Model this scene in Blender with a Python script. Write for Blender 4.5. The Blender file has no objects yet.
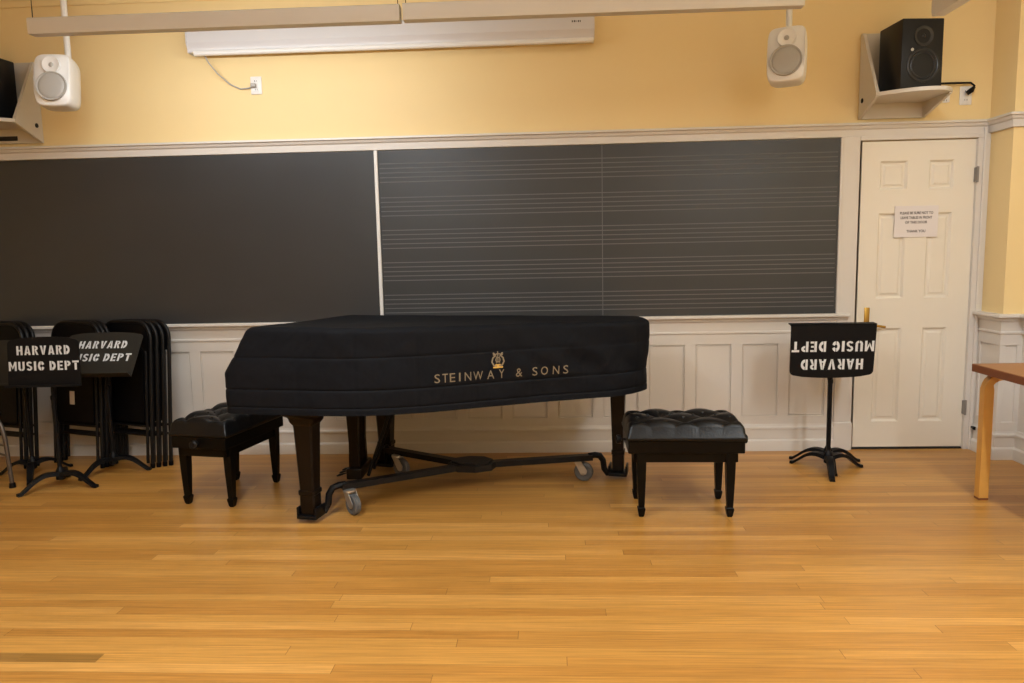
import bpy, bmesh, math, random
from mathutils import Vector, Matrix, noise
PI = math.pi
random.seed(4)
S = bpy.context.scene
C = S.collection
S.view_settings.view_transform = 'Standard'
S.view_settings.look = 'None'
S.view_settings.gamma = 1
S.view_settings.use_curve_mapping = False
S.view_settings.exposure = 0.08

# ------------------------------------------------------------------ materials
def mat(name, col, rough=0.5, metal=0.0, var=0.06, scale=8.0, bump=0.0, bscale=60.0, spec=0.5, coat=0.0, sheen=0.0):
    m = bpy.data.materials.new(name); m.use_nodes = True
    nt = m.node_tree; b = nt.nodes['Principled BSDF']
    tc = nt.nodes.new('ShaderNodeTexCoord')
    n = nt.nodes.new('ShaderNodeTexNoise'); n.inputs['Scale'].default_value = scale; n.inputs['Detail'].default_value = 3
    nt.links.new(tc.outputs['Object'], n.inputs['Vector'])
    r = nt.nodes.new('ShaderNodeMix'); r.data_type = 'RGBA'
    r.inputs[6].default_value = (*[c * (1 - var) for c in col], 1)
    r.inputs[7].default_value = (*[min(1, c * (1 + var)) for c in col], 1)
    nt.links.new(n.outputs['Fac'], r.inputs[0]); nt.links.new(r.outputs[2], b.inputs['Base Color'])
    b.inputs['Roughness'].default_value = rough; b.inputs['Metallic'].default_value = metal
    b.inputs['Specular IOR Level'].default_value = spec
    b.inputs['Coat Weight'].default_value = coat
    if sheen:
        b.inputs['Sheen Weight'].default_value = sheen; b.inputs['Sheen Roughness'].default_value = 0.4
    if bump:
        n2 = nt.nodes.new('ShaderNodeTexNoise'); n2.inputs['Scale'].default_value = bscale
        nt.links.new(tc.outputs['Object'], n2.inputs['Vector'])
        bp = nt.nodes.new('ShaderNodeBump'); bp.inputs['Strength'].default_value = bump; bp.inputs['Distance'].default_value = 0.01
        nt.links.new(n2.outputs['Fac'], bp.inputs['Height']); nt.links.new(bp.outputs['Normal'], b.inputs['Normal'])
    return m

def emis(name, col, s):
    m = bpy.data.materials.new(name); m.use_nodes = True
    b = m.node_tree.nodes['Principled BSDF']
    b.inputs['Base Color'].default_value = (*col, 1)
    b.inputs['Emission Color'].default_value = (*col, 1); b.inputs['Emission Strength'].default_value = s
    return m

def floor_mat():
    m = bpy.data.materials.new('strip_oak_floor'); m.use_nodes = True
    nt = m.node_tree; N = nt.nodes; L = nt.links; b = N['Principled BSDF']
    def math_(op, a, bb=None, cc=None):
        n = N.new('ShaderNodeMath'); n.operation = op
        for i, v in enumerate((a, bb, cc)):
            if v is None: continue
            if isinstance(v, (int, float)): n.inputs[i].default_value = v
            else: L.new(v, n.inputs[i])
        return n.outputs[0]
    g = N.new('ShaderNodeNewGeometry'); sp = N.new('ShaderNodeSeparateXYZ'); L.new(g.outputs['Position'], sp.inputs[0])
    X, Y = sp.outputs[0], sp.outputs[1]
    W = 0.057
    ry = math_('DIVIDE', Y, W); row = math_('FLOOR', ry); fy = math_('FRACT', ry)
    wn = N.new('ShaderNodeTexWhiteNoise'); wn.noise_dimensions = '1D'; L.new(row, wn.inputs['W'])
    xs = math_('DIVIDE', math_('MULTIPLY_ADD', wn.outputs['Value'], 9.0, X), 1.9)
    pid = math_('FLOOR', xs); fx = math_('FRACT', xs)
    cv = N.new('ShaderNodeCombineXYZ'); L.new(row, cv.inputs[0]); L.new(pid, cv.inputs[1])
    w2 = N.new('ShaderNodeTexWhiteNoise'); w2.noise_dimensions = '2D'; L.new(cv.outputs[0], w2.inputs['Vector'])
    ramp = N.new('ShaderNodeValToRGB'); e = ramp.color_ramp.elements
    e[0].position = 0; e[0].color = (0.44, 0.196, 0.038, 1)
    e[1].position = 1; e[1].color = (0.60, 0.300, 0.073, 1)
    for p_, c_ in ((0.45, (0.495, 0.232, 0.048, 1)), (0.6, (0.525, 0.254, 0.054, 1))):
        k = e.new(p_); k.color = c_
    L.new(w2.outputs['Value'], ramp.inputs[0])
    # grain
    gv = N.new('ShaderNodeCombineXYZ'); L.new(math_('MULTIPLY', X, 2.2), gv.inputs[0]); L.new(math_('MULTIPLY', Y, 95.0), gv.inputs[1])
    L.new(math_('MULTIPLY', w2.outputs['Value'], 20.0), gv.inputs[2])
    gn = N.new('ShaderNodeTexNoise'); gn.inputs['Scale'].default_value = 1.6; gn.inputs['Detail'].default_value = 5; gn.inputs['Roughness'].default_value = .6
    L.new(gv.outputs[0], gn.inputs['Vector'])
    gm = N.new('ShaderNodeMapRange'); gm.inputs['From Min'].default_value = .3; gm.inputs['From Max'].default_value = .7
    gm.inputs['To Min'].default_value = .70; gm.inputs['To Max'].default_value = 1.17
    L.new(gn.outputs['Fac'], gm.inputs['Value'])
    # broad wear tone
    bn = N.new('ShaderNodeTexNoise'); bn.inputs['Scale'].default_value = 1.1; bn.inputs['Detail'].default_value = 2
    L.new(g.outputs['Position'], bn.inputs['Vector'])
    bmr = N.new('ShaderNodeMapRange'); bmr.inputs['From Min'].default_value = .3; bmr.inputs['From Max'].default_value = .7
    bmr.inputs['To Min'].default_value = .93; bmr.inputs['To Max'].default_value = 1.06
    L.new(bn.outputs['Fac'], bmr.inputs['Value'])
    gap = math_('LESS_THAN', fy, 0.045)
    gapx = math_('LESS_THAN', fx, 0.0014)
    gg = math_('MAXIMUM', math_('MULTIPLY', gap, 0.25), math_('MULTIPLY', gapx, 0.45))
    # one replacement board stained dark, lower left
    d1 = math_('LESS_THAN', math_('ABSOLUTE', math_('ADD', row, 47.0)), 0.5)
    d2 = math_('LESS_THAN', X, -1.57)
    dk = math_('MULTIPLY', math_('MULTIPLY', d1, d2), 0.45)
    tot = math_('MULTIPLY', math_('MULTIPLY', gm.outputs[0], bmr.outputs[0]), math_('SUBTRACT', 1.0, math_('MAXIMUM', gg, dk)))
    vm = N.new('ShaderNodeVectorMath'); vm.operation = 'SCALE'; L.new(ramp.outputs[0], vm.inputs[0]); L.new(tot, vm.inputs['Scale'])
    L.new(vm.outputs[0], b.inputs['Base Color'])
    rr = N.new('ShaderNodeMapRange'); rr.inputs['To Min'].default_value = .26; rr.inputs['To Max'].default_value = .42
    L.new(gn.outputs['Fac'], rr.inputs['Value']); L.new(rr.outputs[0], b.inputs['Roughness'])
    bp = N.new('ShaderNodeBump'); bp.inputs['Strength'].default_value = .25; bp.inputs['Distance'].default_value = .003
    L.new(math_('SUBTRACT', math_('MULTIPLY', gn.outputs['Fac'], .3), gap), bp.inputs['Height']); L.new(bp.outputs[0], b.inputs['Normal'])
    return m

M = {
 'floor': floor_mat(),
 'wall': mat('yellow_wall_paint', (0.84, 0.645, 0.325), .6, var=.02, scale=2, bump=.05, bscale=120),
 'ceil': mat('ceiling_white', (0.8, 0.78, 0.72), .8),
 'trim': mat('white_trim_paint', (0.67, 0.625, 0.575), .38, var=.015),
 'door': mat('cream_door_paint', (0.78, 0.72, 0.62), .36, var=.015),
 'slate': mat('blackboard_slate', (0.030, 0.032, 0.035), .40, var=.15, scale=3, spec=.55),
 'chalkline': mat('stave_line', (0.12, 0.122, 0.126), .6),
 'white': mat('white_plastic', (0.8, 0.78, 0.75), .35, var=.01),
 'screen': mat('screen_case_white', (0.62, 0.60, 0.60), .35, var=.01),
 'fixture': mat('fixture_grey', (0.66, 0.63, 0.60), .4, var=.01),
 'shelf': mat('shelf_paint', (0.62, 0.57, 0.50), .45, var=.02),
 'blackcab': mat('black_cabinet', (0.008, 0.009, 0.012), .4, var=.1, spec=.3),
 'cone': mat('black_cone', (0.018, 0.019, 0.022), .3, var=.1, spec=.4),
 'greycone': mat('grey_grille', (0.42, 0.40, 0.37), .5),
 'cloth': mat('black_quilted_cloth', (0.0050, 0.0058, 0.0082), .7, var=.2, bump=.3, bscale=14, spec=.12),
 'gold': mat('gold_thread', (0.22, 0.175, 0.115), .5),
 'gold2': mat('bright_gold_thread', (0.60, 0.36, 0.07), .4),
 'ebony': mat('ebony_lacquer', (0.003, 0.0026, 0.0024), .30, var=.1, spec=.14),
 'brownleg': mat('dark_walnut_lacquer', (0.0085, 0.0050, 0.0033), .30, var=.2, spec=.16),
 'leather': mat('black_leather', (0.0045, 0.0045, 0.005), .34, var=.15, bump=.12, bscale=90, spec=.28),
 'blackmetal': mat('black_metal', (0.004, 0.004, 0.005), .42, var=.1, spec=.18),
 'greymetal': mat('worn_black_metal', (0.008, 0.007, 0.007), .4, spec=.2),
 'vinyl': mat('black_vinyl', (0.002, 0.002, 0.003), .5, var=.1, spec=.10),
 'tube': mat('grey_brown_tube', (0.11, 0.09, 0.075), .35, metal=.5),
 'deskdark': mat('stand_desk_black', (0.006, 0.006, 0.007), .5, var=.1, spec=.14),
 'deskgrey': mat('stand_desk_charcoal', (0.020, 0.019, 0.016), .5, var=.1, spec=.3),
 'stencil': mat('white_stencil_paint', (0.66, 0.68, 0.70), .6, var=.05),
 'chrome': mat('steel', (0.55, 0.53, 0.50), .35, metal=.8),
 'wheel': mat('grey_rubber', (0.10, 0.10, 0.10), .5),
 'brass': mat('brass', (0.50, 0.34, 0.10), .25, metal=1),
 'paper': mat('paper', (0.74, 0.69, 0.68), .7, var=.01),
 'ink': mat('ink', (0.06, 0.05, 0.05), .7),
 'birch': mat('birch', (0.66, 0.34, 0.075), .4, var=.12, scale=14),
 'tabletop': mat('reddish_tabletop', (0.30, 0.125, 0.045), .35, var=.1, scale=10),
 'tableedge': mat('dark_table_edge', (0.20, 0.065, 0.022), .4, var=.1),
 'lens': emis('lamp_lens', (1.0, 0.93, 0.80), 6.0),
 'cordgrey': mat('grey_cord', (0.40, 0.38, 0.36), .5),
 'hinge': mat('aged_steel', (0.22, 0.20, 0.18), .45),
 'hole': mat('dark_hole', (0.01, 0.01, 0.01), .8),
}

# ------------------------------------------------------------------ mesh helpers
class MB:
    def __init__(s): s.b = bmesh.new()
    def box(s, x0, y0, z0, x1, y1, z1, bev=0.0, seg=2, mtx=None):
        c = Vector(((x0+x1)/2, (y0+y1)/2, (z0+z1)/2)); d = (abs(x1-x0), abs(y1-y0), abs(z1-z0))
        t = bmesh.new(); bmesh.ops.create_cube(t, size=1)
        for v in t.verts: v.co = Vector((v.co.x*d[0], v.co.y*d[1], v.co.z*d[2]))
        if bev: bmesh.ops.bevel(t, geom=t.edges[:], offset=min(bev, min(d)*.49), segments=seg, affect='EDGES', profile=.5)
        for v in t.verts: v.co += c
        return s.merge(t, mtx)
    def merge(s, t, mtx=None):
        if mtx is not None: bmesh.ops.transform(t, matrix=mtx, verts=t.verts[:])
        vm = {}
        for v in t.verts: vm[v] = s.b.verts.new(v.co)
        for f in t.faces:
            try: s.b.faces.new([vm[v] for v in f.verts])
            except ValueError: pass
        t.free(); return s
    def tube(s, pts, r, n=10, closed=False, flat=1.0, cap=True):
        pts = [Vector(p) for p in pts]; k = len(pts); rs = r if isinstance(r, (list, tuple)) else [r]*k
        rings = []; prev = None
        for i, p in enumerate(pts):
            if closed: d = pts[(i+1) % k]-pts[i-1]
            else: d = pts[min(i+1, k-1)]-pts[max(i-1, 0)]
            d.normalize()
            if prev is None:
                a = Vector((0, 0, 1)) if abs(d.z) < .9 else Vector((1, 0, 0))
                u = d.cross(a).normalized()
            else:
                u = (prev - d*prev.dot(d)).normalized()
            prev = u; w = d.cross(u)
            rings.append([s.b.verts.new(p + u*math.cos(2*PI*j/n)*rs[i] + w*math.sin(2*PI*j/n)*rs[i]*flat) for j in range(n)])
        m = k if closed else k-1
        for i in range(m):
            A, B = rings[i], rings[(i+1) % k]
            for j in range(n): s.b.faces.new((A[j], A[(j+1) % n], B[(j+1) % n], B[j]))
        if cap and not closed: s.b.faces.new(rings[0][::-1]); s.b.faces.new(rings[-1])
        return s
    def loft(s, rings, cap=True, closed=True):
        R = [[s.b.verts.new(p) for p in r] for r in rings]; n = len(R[0])
        for i in range(len(R)-1):
            for j in range(n if closed else n-1):
                s.b.faces.new((R[i][j], R[i][(j+1) % n], R[i+1][(j+1) % n], R[i+1][j]))
        if cap: s.b.faces.new(R[0][::-1]); s.b.faces.new(R[-1])
        return s
    def lathe(s, prof, n=28, mtx=None):
        """prof: (r, h) around +Z"""
        t = bmesh.new(); R = []
        for r, h in prof: R.append([t.verts.new((r*math.cos(2*PI*j/n), r*math.sin(2*PI*j/n), h)) for j in range(n)])
        for i in range(len(R)-1):
            for j in range(n): t.faces.new((R[i][j], R[i][(j+1) % n], R[i+1][(j+1) % n], R[i+1][j]))
        t.faces.new(R[0][::-1]); t.faces.new(R[-1])
        return s.merge(t, mtx)
    def prism(s, poly, axis, a, b, mtx=None):
        """poly of 2-D points extruded along axis from a to b"""
        def P(p, t):
            return {'x': (t, p[0], p[1]), 'y': (p[0], t, p[1]), 'z': (p[0], p[1], t)}[axis]
        t = bmesh.new(); A = [t.verts.new(P(p, a)) for p in poly]; B = [t.verts.new(P(p, b)) for p in poly]; n = len(poly)
        for j in range(n): t.faces.new((A[j], A[(j+1) % n], B[(j+1) % n], B[j]))
        t.faces.new(A[::-1]); t.faces.new(B)
        return s.merge(t, mtx)
    def sweep(s, prof, path, side=1):
        """profile (d,z) swept along an XY path; d is measured to the right of travel * side"""
        path = [Vector(p) for p in path]; k = len(path); rows = []
        for i, p in enumerate(path):
            d1 = (path[i]-path[i-1]).normalized() if i else None
            d2 = (path[i+1]-path[i]).normalized() if i < k-1 else None
            n1 = Vector((d1.y, -d1.x))*side if d1 else None; n2 = Vector((d2.y, -d2.x))*side if d2 else None
            if n1 is None: m = n2
            elif n2 is None: m = n1
            else:
                m = (n1+n2); m = m/(1+n1.dot(n2))
            rows.append([(p.x+m.x*d, p.y+m.y*d, z) for d, z in prof])
        return s.loft(rows)
    def build(s, name, m, parent=None, smooth=True, angle=35, loc=None, rot=None):
        bmesh.ops.recalc_face_normals(s.b, faces=s.b.faces[:])
        me = bpy.data.meshes.new(name); s.b.to_mesh(me); s.b.free()
        me.materials.append(M[m] if isinstance(m, str) else m)
        if smooth:
            for p in me.polygons: p.use_smooth = True
            try: me.set_sharp_from_angle(angle=math.radians(angle))
            except Exception: pass
        o = bpy.data.objects.new(name, me); C.objects.link(o)
        if parent is not None: o.parent = parent
        if loc is not None: o.location = loc
        if rot is not None: o.rotation_euler = rot
        return o

def thing(name, label, cat, loc=(0, 0, 0), rz=0.0, group=None, rot=None):
    o = bpy.data.objects.new(name, None); o.empty_display_size = .1; C.objects.link(o)
    o.location = loc; o.rotation_euler = rot if rot else (0, 0, rz)
    o['label'] = label; o['category'] = cat
    if group: o['group'] = group
    return o
def tag(o, label, cat, group=None):
    o['label'] = label; o['category'] = cat
    if group: o['group'] = group
    return o
def struct(o): o['kind'] = 'structure'; return o
def copy_tree(o, parent=None):
    c = o.copy(); C.objects.link(c)
    if parent is not None: c.parent = parent
    for ch in list(o.children): copy_tree(ch, c)
    return c

def text_geo(txt, size, bold=0.0, depth=0.0):
    """faces of a text as (verts, faces), centred on x, baseline y=0"""
    cu = bpy.data.curves.new('lettering_source', 'FONT'); cu.body = txt; cu.size = size; cu.offset = bold
    cu.extrude = depth; cu.align_x = 'LEFT'; cu.resolution_u = 3
    ob = bpy.data.objects.new('lettering_source', cu); C.objects.link(ob)
    dg = bpy.context.evaluated_depsgraph_get(); me = ob.evaluated_get(dg).to_mesh()
    vs = [v.co.copy() for v in me.vertices]; fs = [list(p.vertices) for p in me.polygons]
    ob.evaluated_get(dg).to_mesh_clear(); bpy.data.objects.remove(ob); bpy.data.curves.remove(cu)
    if vs:
        x0 = min(v.x for v in vs); x1 = max(v.x for v in vs)
        for v in vs: v.x -= (x0+x1)/2
        return vs, fs, x1-x0
    return vs, fs, 0
def add_text(mb, txt, h, width, fn, bold=0.0, depth=0.0006):
    """cap height h, total width; fn maps (x,y,z) to the surface"""
    vs, fs, w = text_geo(txt, 1.0, bold/h*0.7 if h else 0, depth)
    ys = [v.y for v in vs]; y0, y1 = min(ys), max(ys)
    vv = [mb.b.verts.new(fn(v.x*width/w, (v.y-y0)*h/(y1-y0), v.z)) for v in vs]
    for f in fs:
        try: mb.b.faces.new([vv[i] for i in f])
        except ValueError: pass

# bold stencil capitals drawn on a 5 x 7 cell: list of filled polygons
def ring_arc(cx, cy, ro, ri, a0, a1, n=8, sx=1.0, sy=1.0):
    o = [(cx+ro*sx*math.cos(a0+(a1-a0)*i/n), cy+ro*sy*math.sin(a0+(a1-a0)*i/n)) for i in range(n+1)]
    i_ = [(cx+ri*sx*math.cos(a1-(a1-a0)*i/n), cy+ri*sy*math.sin(a1-(a1-a0)*i/n)) for i in range(n+1)]
    return o+i_
R_ = lambda x0, y0, x1, y1: [(x0, y0), (x1, y0), (x1, y1), (x0, y1)]
GL = {
 'H': [R_(0, 0, 1.55, 7), R_(2.95, 0, 4.5, 7), R_(1.55, 2.9, 2.95, 4.1)],
 'A': [[(0, 0), (1.5, 0), (2.2, 4.6), (2.2, 7), (1.55, 7)], [(3.1, 0), (4.7, 0), (3.1, 7), (2.5, 7), (2.5, 4.6)], R_(1.7, 1.3, 3.0, 2.3)],
 'R': [R_(0, 0, 1.5, 7), ring_arc(1.9, 5.1, 2.3, .8, -PI/2, PI/2, sy=.83), [(1.9, 3.3), (3.1, 3.2), (4.5, 0), (2.9, 0)]],
 'V': [[(0, 7), (1.6, 7), (2.3, 2.6), (2.3, 0), (1.7, 0)], [(3.1, 7), (4.7, 7), (3.0, 0), (2.5, 0), (2.5, 2.6)]],
 'D': [R_(0, 0, 1.4, 7), ring_arc(1.75, 3.5, 2.6, 1.1, -PI/2, PI/2, 10, sy=1.35)],
 'M': [R_(0, 0, 1.4, 7), R_(4.2, 0, 5.6, 7), [(1.4, 7), (2.7, 3.4), (2.7, 1.2), (1.4, 4.4)], [(4.2, 7), (2.9, 3.4), (2.9, 1.2), (4.2, 4.4)]],
 'U': [R_(0, 2, 1.5, 7), R_(3.0, 2, 4.5, 7), ring_arc(2.05, 2, 2.05, .6, PI, 1.5*PI), ring_arc(2.45, 2, 2.05, .6, 1.5*PI, 2*PI)],
 'S': [ring_arc(2.1, 5.1, 1.95, .65, .1*PI, 1.42*PI, 10, sx=1.05), ring_arc(2.1, 1.95, 1.95, .65, -.9*PI, .42*PI, 10, sx=1.05), [(1.2, 3.9), (2.9, 2.3), (3.2, 3.1), (1.6, 4.6)]],
 'I': [R_(0, 0, 1.6, 7)],
 'C': [ring_arc(2.2, 3.5, 2.2, .75, .52*PI, 1.48*PI, 10, sy=1.6), ring_arc(2.45, 3.5, 2.2, .75, .12*PI, .48*PI, 6, sy=1.6), ring_arc(2.45, 3.5, 2.2, .75, -.48*PI, -.12*PI, 6, sy=1.6)],
 'E': [R_(0, 0, 1.5, 7), R_(1.75, 5.7, 3.9, 7), R_(1.75, 2.9, 3.5, 4.1), R_(1.75, 0, 3.9, 1.3)],
 'P': [R_(0, 0, 1.5, 7), ring_arc(1.9, 4.95, 2.4, .8, -PI/2, PI/2, sy=.86)],
 'T': [R_(0, 5.6, 4.6, 7), R_(1.5, 0, 3.1, 5.35)],
}
def stencil(mb, txt, h, width, fn):
    adv = 0; out = []
    for ch in txt:
        if ch == ' ': adv += 2.6; continue
        w = max(p[0] for q in GL[ch] for p in q)
        for q in GL[ch]: out.append([(p[0]+adv, p[1]) for p in q])
        adv += w+1.25
    tot = adv-1.25
    for q in out:
        vs = [mb.b.verts.new(fn((x/tot-.5)*width, y/7*h, 0)) for x, y in q]
        n = len(vs)
        if n > 6 and n % 2 == 0:      # ring strips as quads
            for i in range(n//2-1): mb.b.faces.new((vs[i], vs[i+1], vs[n-2-i], vs[n-1-i]))
        else: mb.b.faces.new(vs)

# ------------------------------------------------------------------ camera
cam = bpy.data.cameras.new('camera'); co = bpy.data.objects.new('camera', cam); C.objects.link(co)
cam.sensor_width = 36; cam.lens = 740/1024*36; cam.clip_start = .05
pit, yaw, rol = .1188, .0503, -.0204
fw = Vector((-math.sin(yaw)*math.cos(pit), math.cos(yaw)*math.cos(pit), -math.sin(pit)))
rt = Vector((math.cos(yaw), math.sin(yaw), 0)); up = rt.cross(fw)
r2 = rt*math.cos(rol)+up*math.sin(rol); u2 = -rt*math.sin(rol)+up*math.cos(rol)
mx = Matrix((r2, u2, -fw)).transposed().to_4x4(); mx.translation = (0, -4.9941, 1.3641)
co.matrix_world = mx
S.camera = co

# ------------------------------------------------------------------ room shell
XL, XR, YB, ZC = -5.2, 2.955, -7.5, 3.35
struct(MB().box(XL-.1, YB-.1, -.08, XR+.1, .1, 0).build('floor', 'floor'))
struct(MB().box(XL-.1, YB-.1, ZC, XR+.1, .1, ZC+.08).build('ceiling', 'ceil'))
w = MB(); w.box(XL, 0, 0, 2.035, .1, ZC); w.box(2.035, 0, 2.035, 2.768, .1, ZC); w.box(2.768, 0, 0, XR+.1, .1, ZC)
struct(w.build('wall_back', 'wall', smooth=False))
struct(MB().box(XL-.1, YB, 0, XL, 0, ZC).build('wall_left', 'wall', smooth=False))
struct(MB().box(XL, YB-.1, 0, XR, YB, ZC).build('wall_front', 'wall', smooth=False))
w = MB(); w.box(XR, YB, 0, XR+.1, 0, ZC); w.box(2.83, -.25, 0, XR, 0, ZC)
struct(w.build('wall_right', 'wall', smooth=False))
# crown, chalk ledge/chair rail, base
crown = [(0, 2.148), (.042, 2.145), (.044, 2.132), (.032, 2.126), (.026, 2.112), (.016, 2.104), (.016, 2.062), (0, 2.060)]
rail = [(0, .926), (.056, .926), (.060, .920), (.060, .908), (.034, .900), (.030, .886), (.018, .876), (.016, .868), (.016, .818), (.022, .812), (.022, .803), (.014, .797), (0, .797)]
base = [(0, .185), (.014, .183), (.018, .170), (.028, .160), (.028, .148), (.022, .144), (.022, .080), (.034, .070), (.036, .064), (.036, 0), (0, 0)]
right_path = [(2.83, 0), (2.83, -.25), (2.955, -.25), (2.955, YB)]
struct(MB().sweep(crown, [(XL, 0), (2.83, 0)] + right_path[1:]).build('trim_1', 'trim', angle=25))
struct(MB().sweep(rail, [(XL, 0), (1.975, 0)]).build('trim_2', 'trim', angle=25))
struct(MB().sweep(rail, right_path).build('trim_3', 'trim', angle=25))
struct(MB().sweep(base, [(XL, 0), (1.90, 0)]).build('baseboard_back', 'trim', angle=25))
struct(MB().sweep(base, right_path).build('baseboard_right', 'trim', angle=25))
# wainscot framing: rails and stiles standing proud of recessed flat panels
w = MB()
w.box(XL, -.004, .18, 1.92, 0, .80)
w.box(XL, -.014, .728, 1.90, -.004, .80, .003); w.box(XL, -.014, .18, 1.90, -.004, .240, .003)
k = 2
while True:
    xa = .987+k*.3095
    if xa < XL: break
    w.box(xa-.078, -.0145, .235, xa-.002, -.004, .732, .003)
    # thin bead around each panel
    x0, x1, z0, z1 = xa, xa+.228, .243, .725
    for a in ((x0, z0, x1, z0+.007), (x0, z1-.007, x1, z1), (x0, z0, x0+.007, z1), (x1-.007, z0, x1, z1)):
        w.box(a[0], -.009, a[1], a[2], -.004, a[3], .002, 1)
    k -= 1
w.box(1.838, -.0145, .235, 1.90, -.004, .732, .003)
struct(w.build('trim_4', 'trim', smooth=False))
# the same on the pilaster and right wall below the rail
w = MB()
w.box(2.825, -.25, .18, 2.83, 0, .80); w.box(2.825, -.255, .18, 2.955, -.25, .80); w.box(2.950, YB, .18, 2.955, -.25, .80)
for (z0, z1) in ((.728, .80), (.18, .24)):
    w.box(2.815, -.255, z0, 2.826, 0, z1, .002); w.box(2.815, -.265, z0, 2.955, -.254, z1, .002)
w.box(2.816, -.262, .235, 2.826, -.20, .73, .002); w.box(2.816, -.05, .235, 2.826, 0, .73, .002)
w.box(2.817, -.264, .235, 2.85, -.254, .73, .002); w.box(2.92, -.264, .235, 2.955, -.254, .73, .002)
struct(w.build('trim_5', 'trim', smooth=False))
# board surround: right casing strip, divider
w = MB(); w.box(1.903, -.022, 0, 2.018, 0, 2.062, .004); w.box(1.893, -.030, .926, 1.912, 0, 2.062, .004)
w.box(1.898, -.030, 0, 2.022, 0, .19, .004)
w.box(2.018, -.022, 2.036, 2.83, 0, 2.062, .003)
w.box(2.755, -.022, 0, 2.83, 0, 2.036, .003); w.box(2.785, -.034, 0, 2.805, -.02, 2.10, .004)
w.box(2.022, .0, 0, 2.036, .1, 2.036); w.box(2.7535, -.003, 0, 2.782, .1, 2.036); w.box(2.0, .0, 0, 2.0345, .1, 2.036)
struct(w.build('trim_6', 'trim', smooth=False))
struct(MB().box(-1.143, -.030, .926, -1.120, 0, 2.058, .004).build('trim_7', 'white', smooth=False))
# thin picture rail high up at the left
struct(MB().box(XL, -.02, 3.05, XR, 0, 3.09, .006).build('trim_8', 'wall', smooth=False))

# ------------------------------------------------------------------ blackboards
t = thing('blackboard', 'plain dark blackboard on the left half of the wall, without stave lines', 'blackboard', (-3.1, 0, .926))
MB().box(XL+3.1, -.016, 0, -1.143+3.1, -.002, 1.131).build('board_panel', 'slate', t, smooth=False)
t = thing('blackboard', 'dark blackboard ruled with five rows of grey music staves', 'blackboard', (.39, 0, .926))
MB().box(-1.51, -.016, 0, -.027, -.002, 1.131).build('board_panel', 'slate', t, smooth=False)
MB().box(-.025, -.016, 0, 1.505, -.002, 1.131).build('board_panel', 'slate', t, smooth=False)
w = MB()
for zc in (1.910, 1.688, 1.472, 1.256, 1.037):
    for j in range(5):
        z = zc + (j-2)*.0300 - .926
        w.box(-1.50, -.0172, z-.003, 1.49, -.0155, z+.003)
w.build('stave_lines', 'chalkline', t, smooth=False)
MB().box(-.0285, -.0175, .0, -.0235, -.014, 1.131).build('seam_strip', 'chalkline', t, smooth=False)

# ------------------------------------------------------------------ door
d = struct(thing('door_1', '', 'door')); del d['label']; del d['category']
w = MB(); DX0, DX1 = 2.038, 2.752
w.box(DX0, .012, .016, DX1, .05, 2.030)
panels = []
for (xa, xb) in ((2.155, 2.330), (2.465, 2.620)):
    for (za, zb) in ((.19, .82), (1.018, 1.572), (1.722, 1.905)): panels.append((xa, za, xb, zb))
xs = [DX0, 2.155, 2.330, 2.465, 2.620, DX1]; zs = [.016, .19, .82, 1.018, 1.572, 1.722, 1.905, 2.030]
for i in range(5):
    for j in range(7):
        if i in (1, 3) and j in (1, 3, 5): continue
        w.box(xs[i], -.002, zs[j], xs[i+1], .014, zs[j+1])
for (xa, za, xb, zb) in panels:       # chamfered reveal and raised field
    t_ = bmesh.new()
    r = [[(xa, -.002, za), (xb, -.002, za), (xb, -.002, zb), (xa, -.002, zb)],
         [(xa+.012, .011, za+.012), (xb-.012, .011, za+.012), (xb-.012, .011, zb-.012), (xa+.012, .011, zb-.012)]]
    w.loft(r, cap=False)
    w.loft([[(xa+.022, .0125, za+.022), (xb-.022, .0125, za+.022), (xb-.022, .0125, zb-.022), (xa+.022, .0125, zb-.022)],
            [(xa+.036, .005, za+.036), (xb-.036, .005, za+.036), (xb-.036, .005, zb-.036), (xa+.036, .005, zb-.036)]])
w.build('door_leaf', 'door', d, smooth=False)
w = MB(); w.box(2.085, -.008, .79, 2.120, -.001, .960, .004); w.build('door_plate', 'brass', d)
w = MB(); w.tube([(2.103, -.004, .845), (2.103, -.05, .845), (2.115, -.062, .845), (2.15, -.064, .842), (2.20, -.062, .834)], [.011, .010, .010, .009, .008])
w.build('door_handle', 'brass', d)
for z in (1.805, .285):
    w = MB(); w.tube([(2.755, -.027, z-.05), (2.755, -.027, z+.05)], .008); w.box(2.745, -.024, z-.045, 2.765, -.003, z+.045)
    w.build('hinge', 'hinge', d)
w = MB(); w.tube([(2.80, -.024, .155), (2.795, -.075, .155)], [.006, .012]); w.build('door_stop', 'blackmetal', d)
struct(MB().box(2.02, -.004, 0, 2.775, .1, .012).build('trim_9', 'hole', smooth=False))
w = MB(); w.box(2.256, -.0075, 1.414, 2.532, -.0035, 1.616, .0008, 1)
o = thing('paper_notice', 'white printed paper notice taped to the cream panelled door', 'notice', (2.394, -.0035, 1.5))
for v in w.b.verts: v.co -= Vector((2.394, -.0035, 1.5))
w.build('sheet', 'paper', o)
w = MB()
for txt, z, wd in (('PLEASE BE SURE NOT TO', .062, .21), ('LEAVE TABLES IN FRONT', .032, .20), ('OF THIS DOOR', .002, .14), ('THANK YOU', -.055, .12)):
    w = MB(); add_text(w, txt, .017, wd, lambda x, y, z_, z0=z: (x, -.0046+z_*.2, y+z0), bold=.0006)
    w.build('lettering', 'ink', o, smooth=False)

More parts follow.
